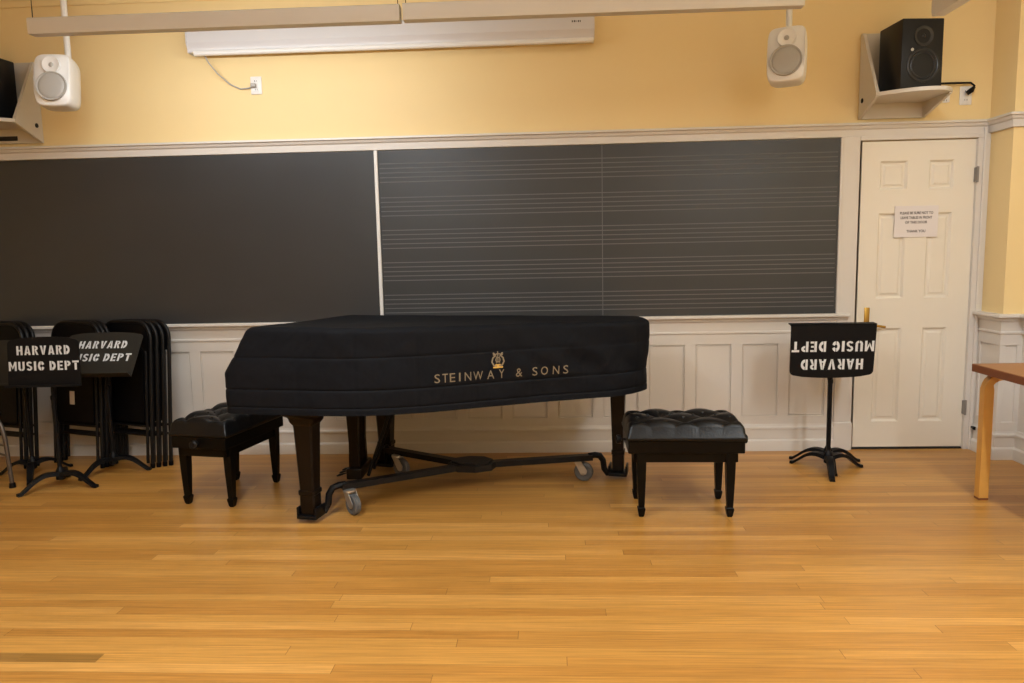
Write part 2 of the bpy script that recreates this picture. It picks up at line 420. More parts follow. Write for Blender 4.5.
# ------------------------------------------------------------------ grand piano cover
ctrl = [(-1.640, -1.330), (-1.625, -1.385), (-1.575, -1.402), (-1.30, -1.450), (-1.02, -1.488), (-.78, -1.468), (-.52, -1.385), (-.22, -1.262), (.10, -1.150),
        (.36, -1.075), (.475, -1.025), (.540, -.950), (.560, -.830), (.556, -.600), (.545, -.500), (.495, -.458), (.40, -.430), (-.2, -.335), (-.9, -.228), (-1.33, -.165), (-1.41, -.180), (-1.435, -.250), (-1.50, -.620), (-1.60, -1.080)]
def catmull(P, n, closed=True):
    out = []; k = len(P)
    for i in range(k):
        p0, p1, p2, p3 = (Vector(P[(i+j-1) % k]) for j in range(4))
        L = (p2-p1).length; m = max(2, int(L/n))
        for q in range(m):
            t_ = q/m
            out.append(.5*((2*p1)+(p2-p0)*t_+(2*p0-5*p1+4*p2-p3)*t_**2+(3*p1-p0-3*p2+p3)*t_**3))
    return out
OUT = catmull(ctrl, .018)
NP = len(OUT); ARC = [0]
for i in range(1, NP): ARC.append(ARC[-1]+(OUT[i]-OUT[i-1]).length)
TOT = ARC[-1]+(OUT[0]-OUT[-1]).length
def outline(s):
    s %= TOT
    lo, hi = 0, NP-1
    while lo < hi:
        m_ = (lo+hi+1)//2
        if ARC[m_] <= s: lo = m_
        else: hi = m_-1
    a = OUT[lo]; b = OUT[(lo+1) % NP]; L = (b-a).length
    t_ = (s-ARC[lo])/L if L else 0
    p = a.lerp(b, t_); d_ = (OUT[(lo+2) % NP]-OUT[lo-1]).normalized()
    return p, Vector((d_.y, -d_.x))       # outward normal (counter-clockwise outline)
def ztop(x, y): return 1.022-.036*(y+1.36)/1.1-.020*(x+1.6)/2.1
Z0 = .588
def sm(a, b, x):
    t_ = max(0, min(1, (x-a)/(b-a))); return t_*t_*(3-2*t_)
def cover(s, v):
    """v 0 hem .. 1 top edge"""
    p, n = outline(s)
    zt = ztop(p.x, p.y); z = Z0+(zt-Z0)*v
    r = .03; rd = 0
    if z > zt-r: q = (z-(zt-r))/r; rd = r*(1-math.sqrt(max(0, 1-q*q)))
    disp = 0
    for zz, wd, am in ((.622, .004, .0035), (.712, .0045, .0045), (.872, .0045, .0035)):
        disp -= am*math.exp(-((z-zz)/wd)**2)
    disp += .001*math.sin(PI*min(1, max(0, (z-.622)/.09)))+.002*math.sin(PI*min(1, max(0, (z-.712)/.16)))
    ss = s*1.0
    disp -= .0022*math.exp(-(((ss % .30)-.15)/.005)**2)
    disp += .011*noise.noise(Vector((ss*2.2, z*2.5, 3)))*(1-v*.4)
    disp += .010*noise.noise(Vector((ss*8+z*9, z*6-ss*2, 7)))*sm(-.6, .1, p.x)+.003*noise.noise(Vector((ss*9+z*9, z*7-ss*2, 7)))
    disp += .004*abs(noise.noise(Vector((ss*16-z*14, z*5+ss*3, 9))))
    disp += (.020*v-.020)*sm(-.2, .5, p.x)        # tail flares upwards
    P = p+n*(disp-rd)
    fr = 1-sm(-1.45+.16*(p.y+1.4)/1.2, -.95, p.x)
    tt = max(0, (z-.79)/.24)
    P.x += .135*tt*fr
    sag = .006*noise.noise(Vector((ss*1.7, 4, 4)))*v
    return Vector((P.x, P.y, z+sag + .012*sm(.3, .56, p.x)*(1-v)))
CX = Vector((-.55, -.80))
w = MB(); NS = 620; vs_ = []
lev = sorted(set([i/34 for i in range(35)] + [(zz+dz-Z0)/.43 for zz in (.622, .712, .872) for dz in (-.008, -.004, 0, .004, .008)] + [.95, .965, .98, .99, .996]))
rings = [[(lambda q: (CX.x+(q.x-CX.x)*.985, CX.y+(q.y-CX.y)*.985, q.z+.06))(cover(TOT*i/NS, 0)) for i in range(NS)],
         [(lambda q: (CX.x+(q.x-CX.x)*.988, CX.y+(q.y-CX.y)*.988, q.z))(cover(TOT*i/NS, 0)) for i in range(NS)]]
for v in lev: rings.append([cover(TOT*i/NS, v) for i in range(NS)])
edge = rings[-1]
for f in (.97, .92, .85, .75, .6, .45, .3, .15, .05):
    ring = []
    for i in range(NS):
        q = edge[i]; x = CX.x+(q.x-CX.x)*f; y = CX.y+(q.y-CX.y)*f
        z = ztop(x, y)+(q.z-ztop(q.x, q.y))*f + .006*noise.noise(Vector((x*3, y*3, 1)))*(1-f)
        ring.append((x, y, z))
    rings.append(ring)
w.loft(rings, cap=False)
w.b.verts.ensure_lookup_table()
w.b.faces.new(w.b.verts[-NS:])
cov = thing('piano_cover', 'black quilted cloth cover with gold lettering draped over the grand piano', 'piano cover', (0, 0, 0))
w.build('cloth', 'cloth', cov, angle=50)
def arc_at(x_target):                      # arc length on the near side at world x
    best = min(range(NP), key=lambda i: abs(OUT[i].x-x_target)+(10 if OUT[i].y > -.98 else 0))
    return ARC[best]
def on_cover(s, z, off=.0025):
    q = OUTP = cover(s, (z-Z0)/(ztop(*outline(s)[0])-Z0)); n = outline(s)[1]
    return Vector((q.x+n.x*off, q.y+n.y*off, z))
sa, sb = arc_at(-.560), arc_at(.080)
cent = [436.5, 444, 451, 458, 466, 476, 488.5, 499.5, 517, 533, 543, 554.7, 564.5]
wid = {'W': .050, 'I': .008, 'N': .034, 'O': .038, 'A': .038, '&': .034}
wd_ = {0: MB(), 1: MB(), 2: MB()}
for ii, (ch, px) in enumerate(zip('STEINWAY&SONS', cent)):
    w = wd_[0 if ii < 8 else 1 if ii < 9 else 2]
    s0 = sa+(sb-sa)*(px-436.5)/128
    add_text(w, ch, .044, wid.get(ch, .028), lambda x, y, z_, s0=s0: on_cover(s0+x, .733+y), bold=.0, depth=0)
for w in wd_.values(): w.build('lettering', 'gold', cov, smooth=False)
# emblem: a small lyre under a scalloped crest
se = sa+(sb-sa)*(496-436.5)/128
def em(mb, pts, wd):                        # stroke on the cloth
    n = len(pts)
    L_, R2 = [], []
    for i, p in enumerate(pts):
        a = Vector(pts[max(i-1, 0)]); b = Vector(pts[min(i+1, n-1)]); dd = (b-a).normalized(); nn = Vector((-dd.y, dd.x))*wd/2
        L_.append(mb.b.verts.new(on_cover(se+p[0]+nn.x, p[1]+nn.y, .003))); R2.append(mb.b.verts.new(on_cover(se+p[0]-nn.x, p[1]-nn.y, .003)))
    for i in range(n-1): mb.b.faces.new((L_[i], L_[i+1], R2[i+1], R2[i]))
w = MB(); zc = .826
for sx in (-1, 1):
    em(w, [(sx*.006, zc-.030), (sx*.022, zc-.026), (sx*.032, zc-.008), (sx*.027, zc+.012), (sx*.014, zc+.024), (sx*.020, zc+.034), (sx*.026, zc+.038)], .008)
em(w, [(-.026, zc+.027), (0, zc+.034), (.026, zc+.027)], .006); em(w, [(0, zc-.01), (0, zc+.046)], .005)
for dx in (-.009, .009): em(w, [(dx, zc-.016), (dx, zc+.024)], .003)
em(w, [(.012*math.cos(a*PI/6), zc+.002+.012*math.sin(a*PI/6)) for a in range(13)], .004)
w.build('emblem', 'gold', cov, smooth=False)
w = MB(); em(w, [(-.026, zc-.036), (.026, zc-.036)], .008); em(w, [(-.014, zc-.027), (.014, zc-.027)], .014)
w.build('emblem_base', 'gold2', cov, smooth=False)

# ------------------------------------------------------------------ grand piano
pi_ = thing('grand_piano', 'black grand piano under the quilted cover, its legs and pedal lyre showing', 'piano', (-.55, -.8, 0))
def pl(o, *a): return o
def at_p(mb):                                # world coordinates to piano root
    for v in mb.b.verts: v.co -= Vector((-.55, -.8, 0))
    return mb
def inset(f, z):
    out = []
    for i in range(0, NP, 2):
        p, n = OUT[i], outline(ARC[i])[1]; q = p-n*f
        out.append((q.x, q.y, z))
    return out
w = MB(); w.loft([inset(.045, .612), inset(.040, .615), inset(.040, .83), inset(.045, .835)]); at_p(w).build('case', 'ebony', pi_, angle=40)
w = MB()
q = [(CX.x+(p[0]-CX.x)*.9+.10, CX.y+(p[1]-CX.y)*.86) for p in [tuple(OUT[i]) for i in range(0, NP, 3)]]
w.loft([[(x, y, .836) for x, y in q], [(x, y, .965) for x, y in q]]); at_p(w).build('lid', 'ebony', pi_, angle=40)
ang = -math.radians(11)
def leg(name, x, y, w0, w1, ztop_, zb):
    g = MB(); rings = []
    def sq(h, z, c=.12):
        r = []
        for a in range(4):
            for t_ in (-1, 1):
                th = a*PI/2+PI/4
                cx_, cy_ = math.cos(th)*1.4142*h, math.sin(th)*1.4142*h
                nx = -math.sin(th)*c*h*1.2*t_; ny = math.cos(th)*c*h*1.2*t_
                X_, Y_ = cx_*(1-c/2)+nx, cy_*(1-c/2)+ny
                r.append((x+X_*math.cos(ang)-Y_*math.sin(ang), y+X_*math.sin(ang)+Y_*math.cos(ang), z))
        return r
    prof = [(zb, w1*.9), (zb+.015, w1*1.0), (zb+.10, w1*1.0), (zb+.105, w1*1.12), (zb+.125, w1*1.12), (zb+.13, w1*.96), (.50, w0*.93), (.515, w0*.96), (.525, w0*1.1), (.535, w0*1.2), (.55, w0*1.25), (.56, w0*1.35), (.575, w0*1.75), (ztop_, w0*1.8)]
    for z, h in prof: rings.append(sq(h/2, z))
    g.loft(rings)
    return at_p(g).build(name, 'brownleg', pi_, angle=30)
leg('leg', -1.250, -1.325, .108, .080, .614, .045)
leg('leg', -1.055, -.385, .115, .080, .614, .055)
leg('leg', .408, -.615, .088, .066, .614, .050)
# pedal lyre
w = MB()
for yy in (-.90, -.74):
    w.loft([[(-1.125-a, yy-b, z) for a, b in ((-h, -g_), (h, -g_), (h, g_), (-h, g_))] for z, h, g_ in ((.16, .030, .020), (.30, .026, .017), (.50, .034, .022), (.613, .045, .03))])
w.box(-1.165, -.955, .100, -1.075, -.695, .165, .01)
w.box(-1.17, -.93, .56, -1.06, -.70, .612, .006)
at_p(w).build('pedal_lyre', 'brownleg', pi_)
for yy in (-.88, -.82, -.76):
    w = MB(); w.tube([(-1.18, yy, .12), (-1.20, yy, .115), (-1.225, yy, .108), (-1.24, yy, .102)], [.006, .008, .011, .006], flat=.6); at_p(w).build('pedal', 'greymetal', pi_)
for yy in (-.90, -.76):
    w = MB(); w.tube([(-1.05, yy, .11), (-.86, yy, .62)], .010); at_p(w).build('brace_rod', 'blackmetal', pi_)

# ------------------------------------------------------------------ piano dolly
dl = thing('piano_dolly', 'black three-armed wheeled dolly under the grand piano legs', 'piano dolly', (-.44, -.80, 0))
def at_d(mb):
    for v in mb.b.verts: v.co -= Vector((-.44, -.80, 0))
    return mb
hub = (-.455, -.825)
w = MB()
w.prism([(hub[0]+math.cos(a)*rx, hub[1]+math.sin(a)*ry) for a, rx, ry in [(i*PI/4+.2, .14, .10) for i in range(8)]], 'z', .128, .166)
w.prism([(hub[0]+math.cos(a)*rx, hub[1]+math.sin(a)*ry) for a, rx, ry in [(i*PI/4+.2, .12, .085) for i in range(8)]], 'z', .166, .178)
at_d(w).build('hub_plate', 'greymetal', dl, smooth=False)
def arm(p, cup, cast, drop):
    a = Vector((hub[0], hub[1], .147)); b = Vector((p[0], p[1], .147)); dd = (b-a).normalized(); n = Vector((-dd.y, dd.x, 0))
    g = MB(); hw = .026
    a2 = a+dd*.05
    g.loft([[a2+n*hw+Vector((0, 0, h)) for h in (-.016, .016)]+[a2-n*hw+Vector((0, 0, h)) for h in (.016, -.016)],
            [b+n*hw+Vector((0, 0, h)) for h in (-.016, .016)]+[b-n*hw+Vector((0, 0, h)) for h in (.016, -.016)]])
    at_d(g).build('arm', 'greymetal', dl, smooth=False)
    # swan-neck down to the cup
    c = Vector((cup[0], cup[1], 0)); g = MB(); dc = (Vector((c.x, c.y, 0))-Vector((b.x, b.y, 0))); L = dc.length; dc.normalize()
    B = Vector((b.x, b.y, 0))
    g.tube([B-dc*.02+Vector((0, 0, .155)), B+dc*.02+Vector((0, 0, .157)), B+dc*(L*.30)+Vector((0, 0, .15)), B+dc*(L*.42)+Vector((0, 0, .12)), B+dc*(L*.46)+Vector((0, 0, .07)), B+dc*(L*.58)+Vector((0, 0, .038)), B+dc*(L*.9)+Vector((0, 0, .034))], .019, 8)
    at_d(g).build('swan_neck', 'blackmetal', dl)
    g = MB(); m = Matrix.Translation((c.x, c.y, 0)) @ Matrix.Rotation(ang, 4, 'Z')
    g.box(-.056, -.054, .022, .056, .054, .044, .006, mtx=m)
    for sx in (-1, 1): g.box(sx*.051-.006, -.050, .03, sx*.051+.006, .050, .085, .004, mtx=m)
    g.tube([m @ Vector((-.054, 0, .03)), m @ Vector((-.080, 0, .028))], [.016, .010], 8)
    at_d(g).build('leg_cup', 'blackmetal', dl)
    # caster
    x, y, ra = cast
    g = MB(); m = Matrix.Translation((x, y, 0)) @ Matrix.Rotation(ra, 4, 'Z')
    g.lathe([(.030, .118), (.034, .122), (.034, .132), (.02, .136)], 20, m)
    for sy in (-1, 1):
        g.prism([(-.020, .122), (.026, .122), (.062, .070), (.056, .046), (.022, .046)], 'y', sy*.024-.002, sy*.024+.002, m)
    cs = at_d(g).build('caster', 'chrome', dl)
    g = MB(); mw = m @ Matrix.Translation((.034, 0, .057)) @ Matrix.Rotation(PI/2, 4, 'X')
    g.lathe([(.004, -.014), (.030, -.014), (.048, -.018), (.057, -.011), (.057, .011), (.048, .018), (.030, .014), (.004, .014)], 28, mw)
    wh = at_d(g).build('wheel', 'wheel', cs)
    g = MB(); g.lathe([(.006, -.027), (.019, -.022), (.019, .022), (.006, .027)], 16, mw); at_d(g).build('wheel_hub', 'chrome', cs)
arm((-1.115, -1.215), (-1.250, -1.325), (-1.075, -1.215, -.75), .1)
arm((-1.035, -.47), (-1.055, -.385), (-.955, -.545, -.5), .1)
arm((.245, -.672), (.408, -.615), (.165, -.655, -.35), .1)

# ------------------------------------------------------------------ piano benches
def make_bench(label, loc, rz):
    b = thing('piano_bench', label, 'bench', loc, rz, 'tufted piano benches')
    LW, DW = .59, .355
    # cushion with diamond tufting
    g = MB(); nx, ny = 84, 50; top = []
    hx, hy = LW/2, DW/2
    def H(u, v):
        x, y = u*hx, v*hy
        e = min(1, (1-abs(u))*hx/.030); e2 = min(1, (1-abs(v))*hy/.030)
        rimb = .425; rim = math.sqrt(max(0, 1-(1-e)**2))*math.sqrt(max(0, 1-(1-e2)**2))
        a, bb = .118, .110
        s_, t_ = x/a+y/bb, x/a-y/bb
        puff = (abs(math.sin(PI*s_/2+PI/2))*abs(math.sin(PI*t_/2+PI/2)))**.45
        fade = min(1, min((1-abs(u))*hx, (1-abs(v))*hy)/.035)
        return rimb+.056*rim**.6+.028*puff*rim*(.35+.65*fade)
    vv = [[None]*(ny+1) for _ in range(nx+1)]
    for i in range(nx+1):
        for j in range(ny+1):
            u = -1+2*i/nx; v = -1+2*j/ny
            bul = 1.0
            vv[i][j] = g.b.verts.new((u*hx*bul, v*hy*bul, H(u, v)))
    for i in range(nx):
        for j in range(ny): g.b.faces.new((vv[i][j], vv[i+1][j], vv[i+1][j+1], vv[i][j+1]))
    rim_ = [vv[i][0] for i in range(nx+1)]+[vv[nx][j] for j in range(1, ny+1)]+[vv[i][ny] for i in range(nx-1, -1, -1)]+[vv[0][j] for j in range(ny-1, 0, -1)]
    def low(dz, sc): return [g.b.verts.new((v.co.x*sc[0], v.co.y*sc[1], dz)) for v in rim_]
    prev = rim_
    for dz, sc in ((.422, (1.012, 1.02)), (.410, (1.006, 1.01)), (.402, (.98, .97))):
        cur = low(dz, sc); n = len(cur)
        for i in range(n): g.b.faces.new((prev[i], prev[(i+1) % n], cur[(i+1) % n], cur[i]))
        prev = cur
    g.b.faces.new(prev[::-1])
    cu = g.build('cushion', 'leather', b, angle=60); a_t, b_t = .118/2*1.0, .110/2*2/2
    # seam pleats at edges and buttons
    for i in range(-5, 6):
        for j in (-1, 0, 1):
            if (i+j) % 2 == 0: continue       # creases cross where both sines vanish
            x = i*a_t; y = j*b_t
            if abs(x) > .26 or abs(y) > .15: continue
            q = MB(); q.lathe([(.001, .006), (.006, .0045), (.009, 0), (.009, -.004)], 12, Matrix.Translation((x, y, H(x/hx, y/hy)+.001))); q.build('button', 'leather', cu)
    g = MB(); g.box(-.292, -.168, .338, .292, .168, .403, .004); g.build('seat_frame', 'ebony', b, smooth=False)
    g = MB(); g.box(-.262, -.150, .288, .262, -.130, .339, .002); g.box(-.262, .130, .288, .262, .150, .339, .002); g.box(-.262, -.15, .288, -.242, .15, .339, .002); g.box(.242, -.15, .288, .262, .15, .339, .002)
    g.build('apron', 'ebony', b, smooth=False)
    for sx in (-1, 1):
        for sy in (-1, 1):
            x, y = sx*.224, sy*.140; g = MB()
            def sq(h, z, x=x, y=y): return [(x-h, y-h, z), (x+h, y-h, z), (x+h, y+h, z), (x-h, y+h, z)]
            g.loft([sq(h, z) for z, h in ((0, .010), (.008, .014), (.040, .0195), (.047, .0195), (.052, .015), (.060, .015), (.062, .0155), (.20, .021), (.30, .0235), (.338, .024))])
            g.build('leg', 'ebony', b, angle=20)
        g = MB(); mm = Matrix.Translation((sx*.292, 0, .372)) @ Matrix.Rotation(sx*PI/2, 4, 'Y')
        g.lathe([(.006, 0), (.006, .022), (.022, .024), (.024, .030), (.024, .045), (.018, .050), (.008, .047)], 24, mm); g.build('knob', 'greymetal', b)
    return b
make_bench('black tufted leather piano bench with an end knob, at the keyboard end of the piano', (-1.86, -.86, 0), math.radians(79))
make_bench('black tufted leather piano bench seen from its long side, beside the piano tail', (.690, -1.138, 0), math.radians(-1))

# ------------------------------------------------------------------ music stands
def make_stand(label, loc, base_rot, desk_off, desk_z, yaw_, tilt, roll, flip, letters, mdesk, W=.50, Hh=.325, ts=1.0, group='black music stands', lip=.045, r=.24):
    st = thing('music_stand', label, 'music stand', loc, 0, group)
    g = MB(); g.lathe([(.018, .045), (.026, .05), (.026, .10), (.018, .115), (.012, .13)], 20); g.build('hub', 'blackmetal', st)
    for kk in range(3):
        a = base_rot+kk*2*PI/3; g = MB(); n = 12; rings = []
        for i in range(n+1):
            t_ = i/n; rr = .015+(r-.015)*t_; z = .082+.016*math.sin(PI*min(1, t_*1.3))-.088*t_**2.2 ; hw = .028*(1-.45*t_); th = .012*(1-.3*t_)
            z = max(z, th)
            c = Vector((math.cos(a)*rr, math.sin(a)*rr, z)); s_ = Vector((-math.sin(a), math.cos(a), 0))*hw; u_ = Vector((0, 0, th))
            rings.append([c-s_-u_, c+s_-u_, c+s_*.8+u_, c-s_*.8+u_])
        g.loft(rings); g.build('leg', 'blackmetal', st, angle=40)
    dz = desk_z; dx, dy = desk_off
    g = MB(); g.tube([(0, 0, .10), (0, 0, .55)], .0125, 14); g.tube([(0, 0, .52), (0, 0, dz-.06), (dx*.5, dy*.5+.012, dz-.03)], .0095, 12); g.lathe([(.0125, .54), (.016, .545), (.016, .565), (.01, .57)], 16)
    g.build('pole', 'blackmetal', st)
    ro = Matrix.Translation((dx, dy, dz)) @ Matrix.Rotation(yaw_, 4, 'Z') @ Matrix.Rotation(tilt, 4, 'X') @ Matrix.Rotation(roll+(PI if flip else 0), 4, 'Y')
    # desk local: x width, z height, -y faces the viewer; top edge bowed, corners rounded
    def edge_poly(inset_=0):
        hw, hh = W/2-inset_, Hh/2-inset_; pts = [(-hw, -hh), (hw, -hh)]
        cr = .03
        for i in range(7):
            a = i/6*PI/2; pts.append((hw-.004-cr+cr*math.cos(a), hh-cr-.012+cr*math.sin(a)))
        for i in range(1, 9):
            t_ = i/9; x = (hw-cr)*(1-2*t_); pts.append((x, hh-.012+.016*(1-(x/hw)**2)))
        for i in range(7):
            a = PI/2+i/6*PI/2; pts.append((-hw+.004+cr+cr*math.cos(a), hh-cr-.012+cr*math.sin(a)))
        return pts
    g = MB(); g.prism(edge_poly(), 'y', -.003, .003, ro)
    g.prism([(-W/2, -Hh/2), (W/2, -Hh/2), (W/2, -Hh/2+.006), (-W/2, -Hh/2+.006)], 'y', *((-lip, .003) if not flip else (-.003, lip)), mtx=ro)
    if not flip: g.box(-W/2, -lip-.003, -Hh/2, W/2, -lip+.001, -Hh/2+.014, mtx=ro)
    dk = g.build('desk', mdesk, st, smooth=False)
    g = MB(); g.box(-.05, .004, -.05, .05, .03, .03, .006, mtx=ro); g.build('tilt_bracket', 'blackmetal', st)
    if letters:
        g = MB(); stencil(g, 'HARVARD', .060*ts, .345*ts, lambda x, y, z_: ro @ Vector((x, -.0036, y+.048*ts))); g.build('lettering', 'stencil', dk, smooth=False)
        g = MB(); stencil(g, 'MUSIC DEPT', .060*ts, .455*ts, lambda x, y, z_: ro @ Vector((x, -.0036, y-.055*ts))); g.build('lettering', 'stencil', dk, smooth=False)
    return st
make_stand('black music stand by the door, its white HARVARD MUSIC DEPT lettering upside down', (1.700, -.485, 0), math.radians(-104), (-.008, -.035), .746, 0, math.radians(4), 0, True, True, 'deskdark', W=.50, Hh=.325, lip=.05, ts=1.06)
make_stand('second black music stand nested close behind the one with upside-down lettering', (1.738, -.375, 0), math.radians(-100), (-.015, 0), .738, 0, math.radians(4), 0, True, False, 'deskdark', W=.46, Hh=.30, lip=.03)
make_stand('black music stand with upright HARVARD MUSIC DEPT lettering, in front of the left folding chairs', (-2.995, -.735, 0), math.radians(235), (-.022, -.02), .775, math.radians(4), math.radians(-4), 0, False, True, 'deskdark', W=.43, Hh=.295, ts=.91)
make_stand('charcoal music stand tilted back, its slanted HARVARD MUSIC DEPT lettering partly hidden', (-2.855, -.41, 0), math.radians(5), (-.005, -.04), .775, math.radians(0), math.radians(-38), 0, False, True, 'deskgrey', W=.50, Hh=.325, r=.235, ts=.92)
make_stand('charcoal music stand cut off by the left edge, behind the upright lettered stand', (-3.34, -.50, 0), math.radians(60), (-.08, -.02), .74, math.radians(0), math.radians(-6), 0, False, False, 'deskgrey', W=.48, Hh=.28)

# ------------------------------------------------------------------ folded chairs
def make_chair():
    c = thing('folding_chair', '', 'folding chair', (0, 0, 0))
    W, Ht = .44, .965
    def U(w, h, r, y, z0=0.0, splay=0):
        pts = [(-w/2-splay, y, z0), (-w/2, y, z0+(h-z0)*.4)]
        for i in range(9): a = PI-i/8*PI/2; pts.append((-w/2+r+r*math.cos(a), y, h-r+r*math.sin(a)))
        for i in range(9): a = PI/2-i/8*PI/2; pts.append((w/2-r+r*math.cos(a), y, h-r+r*math.sin(a)))
        pts += [(w/2, y, z0+(h-z0)*.4), (w/2+splay, y, z0)]
        return pts
    MB().tube(U(W, Ht, .11, .0), .0125, 10).build('front_frame', 'greymetal', c)
    MB().tube(U(W-.075, .80, .05, -.004, .03), .010, 10).build('rear_frame', 'greymetal', c)
    g = MB(); pts = [(p[0]*.955, p[2]) for p in U(W, Ht-.010, .105, 0) if p[2] > .5]; 
    pts = [(-W/2*.955, .775)]+pts+[(W/2*.955, .775)]
    g.prism(pts, 'y', -.012, .004); g.build('backrest', 'vinyl', c, smooth=False)
    g = MB(); r = .045; w2, z0, z1 = .345, .30, .79
    pts = [(-w2/2, z0), (w2/2, z0)]+[(w2/2-r+r*math.cos(a*PI/12), z1-r+r*math.sin(a*PI/12)) for a in range(7)]+[(-w2/2+r+r*math.cos(PI/2+a*PI/12), z1-r+r*math.sin(PI/2+a*PI/12)) for a in range(7)]
    g.prism(pts, 'y', -.020, .006); g.build('seat', 'vinyl', c, smooth=False)
    for z in (.275, .215):
        MB().tube([(-W/2+.02, 0, z), (W/2-.02, 0, z)], .008, 8).build('crossbar', 'greymetal', c)
    for sx in (-1, 1):
        MB().tube([(sx*W/2, 0, 0), (sx*W/2, 0, .03)], .015, 10).build('foot_cap', 'vinyl', c)
    return c
proto = make_chair(); first = True
def place_chair(x, y, rz, lean, label, group):
    global first
    o = proto if first else copy_tree(proto); first = False
    o.location = (x, y, 0); o.rotation_euler = (lean, 0, rz); o['label'] = label; o['group'] = group
    return o
def stack(x, y, rz, n, dx, dy, lab, group, dl=0):
    names = ['frontmost', 'second from the front', 'third from the front', 'rearmost']
    for i in range(n):
        nm = names[i] if i < n-1 else 'rearmost'
        place_chair(x+dx*i, y+dy*i, math.radians(rz+dl*i), math.radians(-4), 'black folded chair, '+nm+' of the '+lab, group)
stack(-2.84, -.270, -20, 4, .031, .020, 'stack leaning nearest the keyboard end bench', 'folded chairs in the right stack')
o = stack(-3.185, -.270, -19, 3, .012, .030, 'middle stack against the ledge', 'folded chairs in the middle stack')
stack(-3.715, -.275, -17, 3, .016, .030, 'leftmost stack', 'folded chairs in the left stack')
o = MB().box(-.022, -.0015, -.045, .022, .0015, .045, .001, 1).build('care_label', 'paper', None, smooth=False)
o.parent = [c for c in bpy.data.objects if c.get('group') == 'folded chairs in the middle stack' and 'frontmost' in c['label']][0]
o.location = (-.02, -.024, .46)

# tubular chair at the left edge
tc = thing('tubular_chair', 'grey-brown tubular metal chair whose one leg shows at the left edge', 'chair', (-3.595, -.83, 0), math.radians(-28))
for a in ((.20, .20), (-.20, .20), (-.20, -.20), (.20, -.20)):
    g = MB(); sx, sy = (1 if a[0] > 0 else -1), (1 if a[1] > 0 else -1)
    g.tube([(a[0]+sx*.03, a[1]+sy*.01, .01), (a[0]+sx*.018, a[1]+sy*.008, .16), (a[0]+sx*.01, a[1]+sy*.005, .30), (a[0]-sx*.005, a[1], .38), (a[0]-sx*.05, a[1]-sy*.01, .445)], .0125, 12)
    lg = g.build('leg', 'tube', tc)
    MB().lathe([(.012, .0), (.019, .002), (.017, .03), (.012, .032)], 14, Matrix.Translation((a[0]+sx*.031, a[1]+sy*.01, 0))).build('foot_glide', 'blackmetal', lg)
for z in (.20, .26):
    MB().tube([(.212, .205, z), (-.212, .205, z)], .007, 8).build('crossbar', 'tube', tc)
MB().box(-.2, -.21, .44, .2, .21, .475, .015).build('seat', 'vinyl', tc)
g = MB(); g.tube([(-.17, -.2, .46), (-.19, -.24, .7), (-.17, -.27, .84), (.17, -.27, .84), (.19, -.24, .7), (.17, -.2, .46)], .012, 10); g.build('back_frame', 'tube', tc)
MB().box(-.17, -.275, .62, .17, -.25, .82, .01).build('backrest', 'vinyl', tc)

# ------------------------------------------------------------------ side table at right
tb = thing('table', 'low wooden table with reddish brown top and bent birch legs, at the right edge', 'table', (2.557, -1.75, 0))
g = MB(); g.box(-.300, -.80, .690, .29, .775, .730, .003); g.build('tabletop', 'tabletop', tb, smooth=False)
g = MB(); g.box(-.3035, -.803, .688, -.298, .778, .728, .002); g.box(-.3035, .772, .688, .293, .778, .728, .002); g.build('edge_band', 'tableedge', tb, smooth=False)
for sx in (-1, 1):
    for sy in (-1, 1):
        x, y = sx*.246, sy*.728; g = MB(); rings = []
        path = [(0, .0), (0, .55), (0, .60)]+[(.075*(1-math.cos(a*PI/12)), .613+.055*math.sin(a*PI/12)) for a in range(1, 7)]+[(.20, .668)]
        for i, (u, z) in enumerate(path):
            a_ = Vector(path[max(0, i-1)]); b_ = Vector(path[min(len(path)-1, i+1)]); dd = (b_-a_).normalized(); nn = Vector((-dd.y, dd.x))*(.0245 if i < 3 else .018)
            rings.append([(x-sx*(u+nn.x), y-.022, z+nn.y), (x-sx*(u-nn.x), y-.022, z-nn.y), (x-sx*(u-nn.x), y+.022, z-nn.y), (x-sx*(u+nn.x), y+.022, z+nn.y)])
        g.loft(rings); g.build('leg', 'birch', tb, angle=30)
        MB().box(x-.0255, y-.023, 0, x+.0255, y+.023, .012, .002).build('leg_foot', 'tableedge', tb, smooth=False)

# ------------------------------------------------------------------ projection screen case
ps = thing('projection_screen', 'long white roll-up projection screen case mounted high on the yellow wall', 'projection screen', (-.99, 0, 2.68))
prof = [(0, .175), (-.105, .175), (-.118, .165), (-.122, .15), (-.122, .075), (-.108, .048), (-.104, .036), (-.104, .020), (0, .020)]
MB().prism([(y, z) for y, z in prof], 'x', -1.322, 1.300).build('case', 'screen', ps, angle=25)
g = MB(); g.tube([(-1.285, -.098, .014), (1.298, -.098, .014)], .0165, 14); g.build('bottom_bar', 'white', ps)
for sx in (-1.326, 1.298):
    MB().prism([(y*1.04, .1+(z-.1)*1.03) for y, z in prof], 'x', sx, sx+.006).build('end_cap', 'screen', ps, smooth=False)
g = MB()
for i, a in enumerate((.007, .009, .004, .008, .006)): g.box(1.162+i*.0125, -.1235, .118, 1.162+i*.0125+a, -.1215, .129)
g.build('maker_mark', 'ink', ps, smooth=False)
g = MB(); pts = [(-2.22, -.07, 2.685), (-2.205, -.055, 2.645), (-2.16, -.03, 2.58), (-2.09, -.014, 2.515), (-2.02, -.010, 2.482), (-1.96, -.014, 2.485), (-1.925, -.026, 2.500)]
pts = [tuple(p) for p in pts]
g.tube(pts, .0045, 8)
pc = g.build('power_cord', 'cordgrey', ps); pc.matrix_parent_inverse = Matrix.Translation((.99, 0, -2.68))
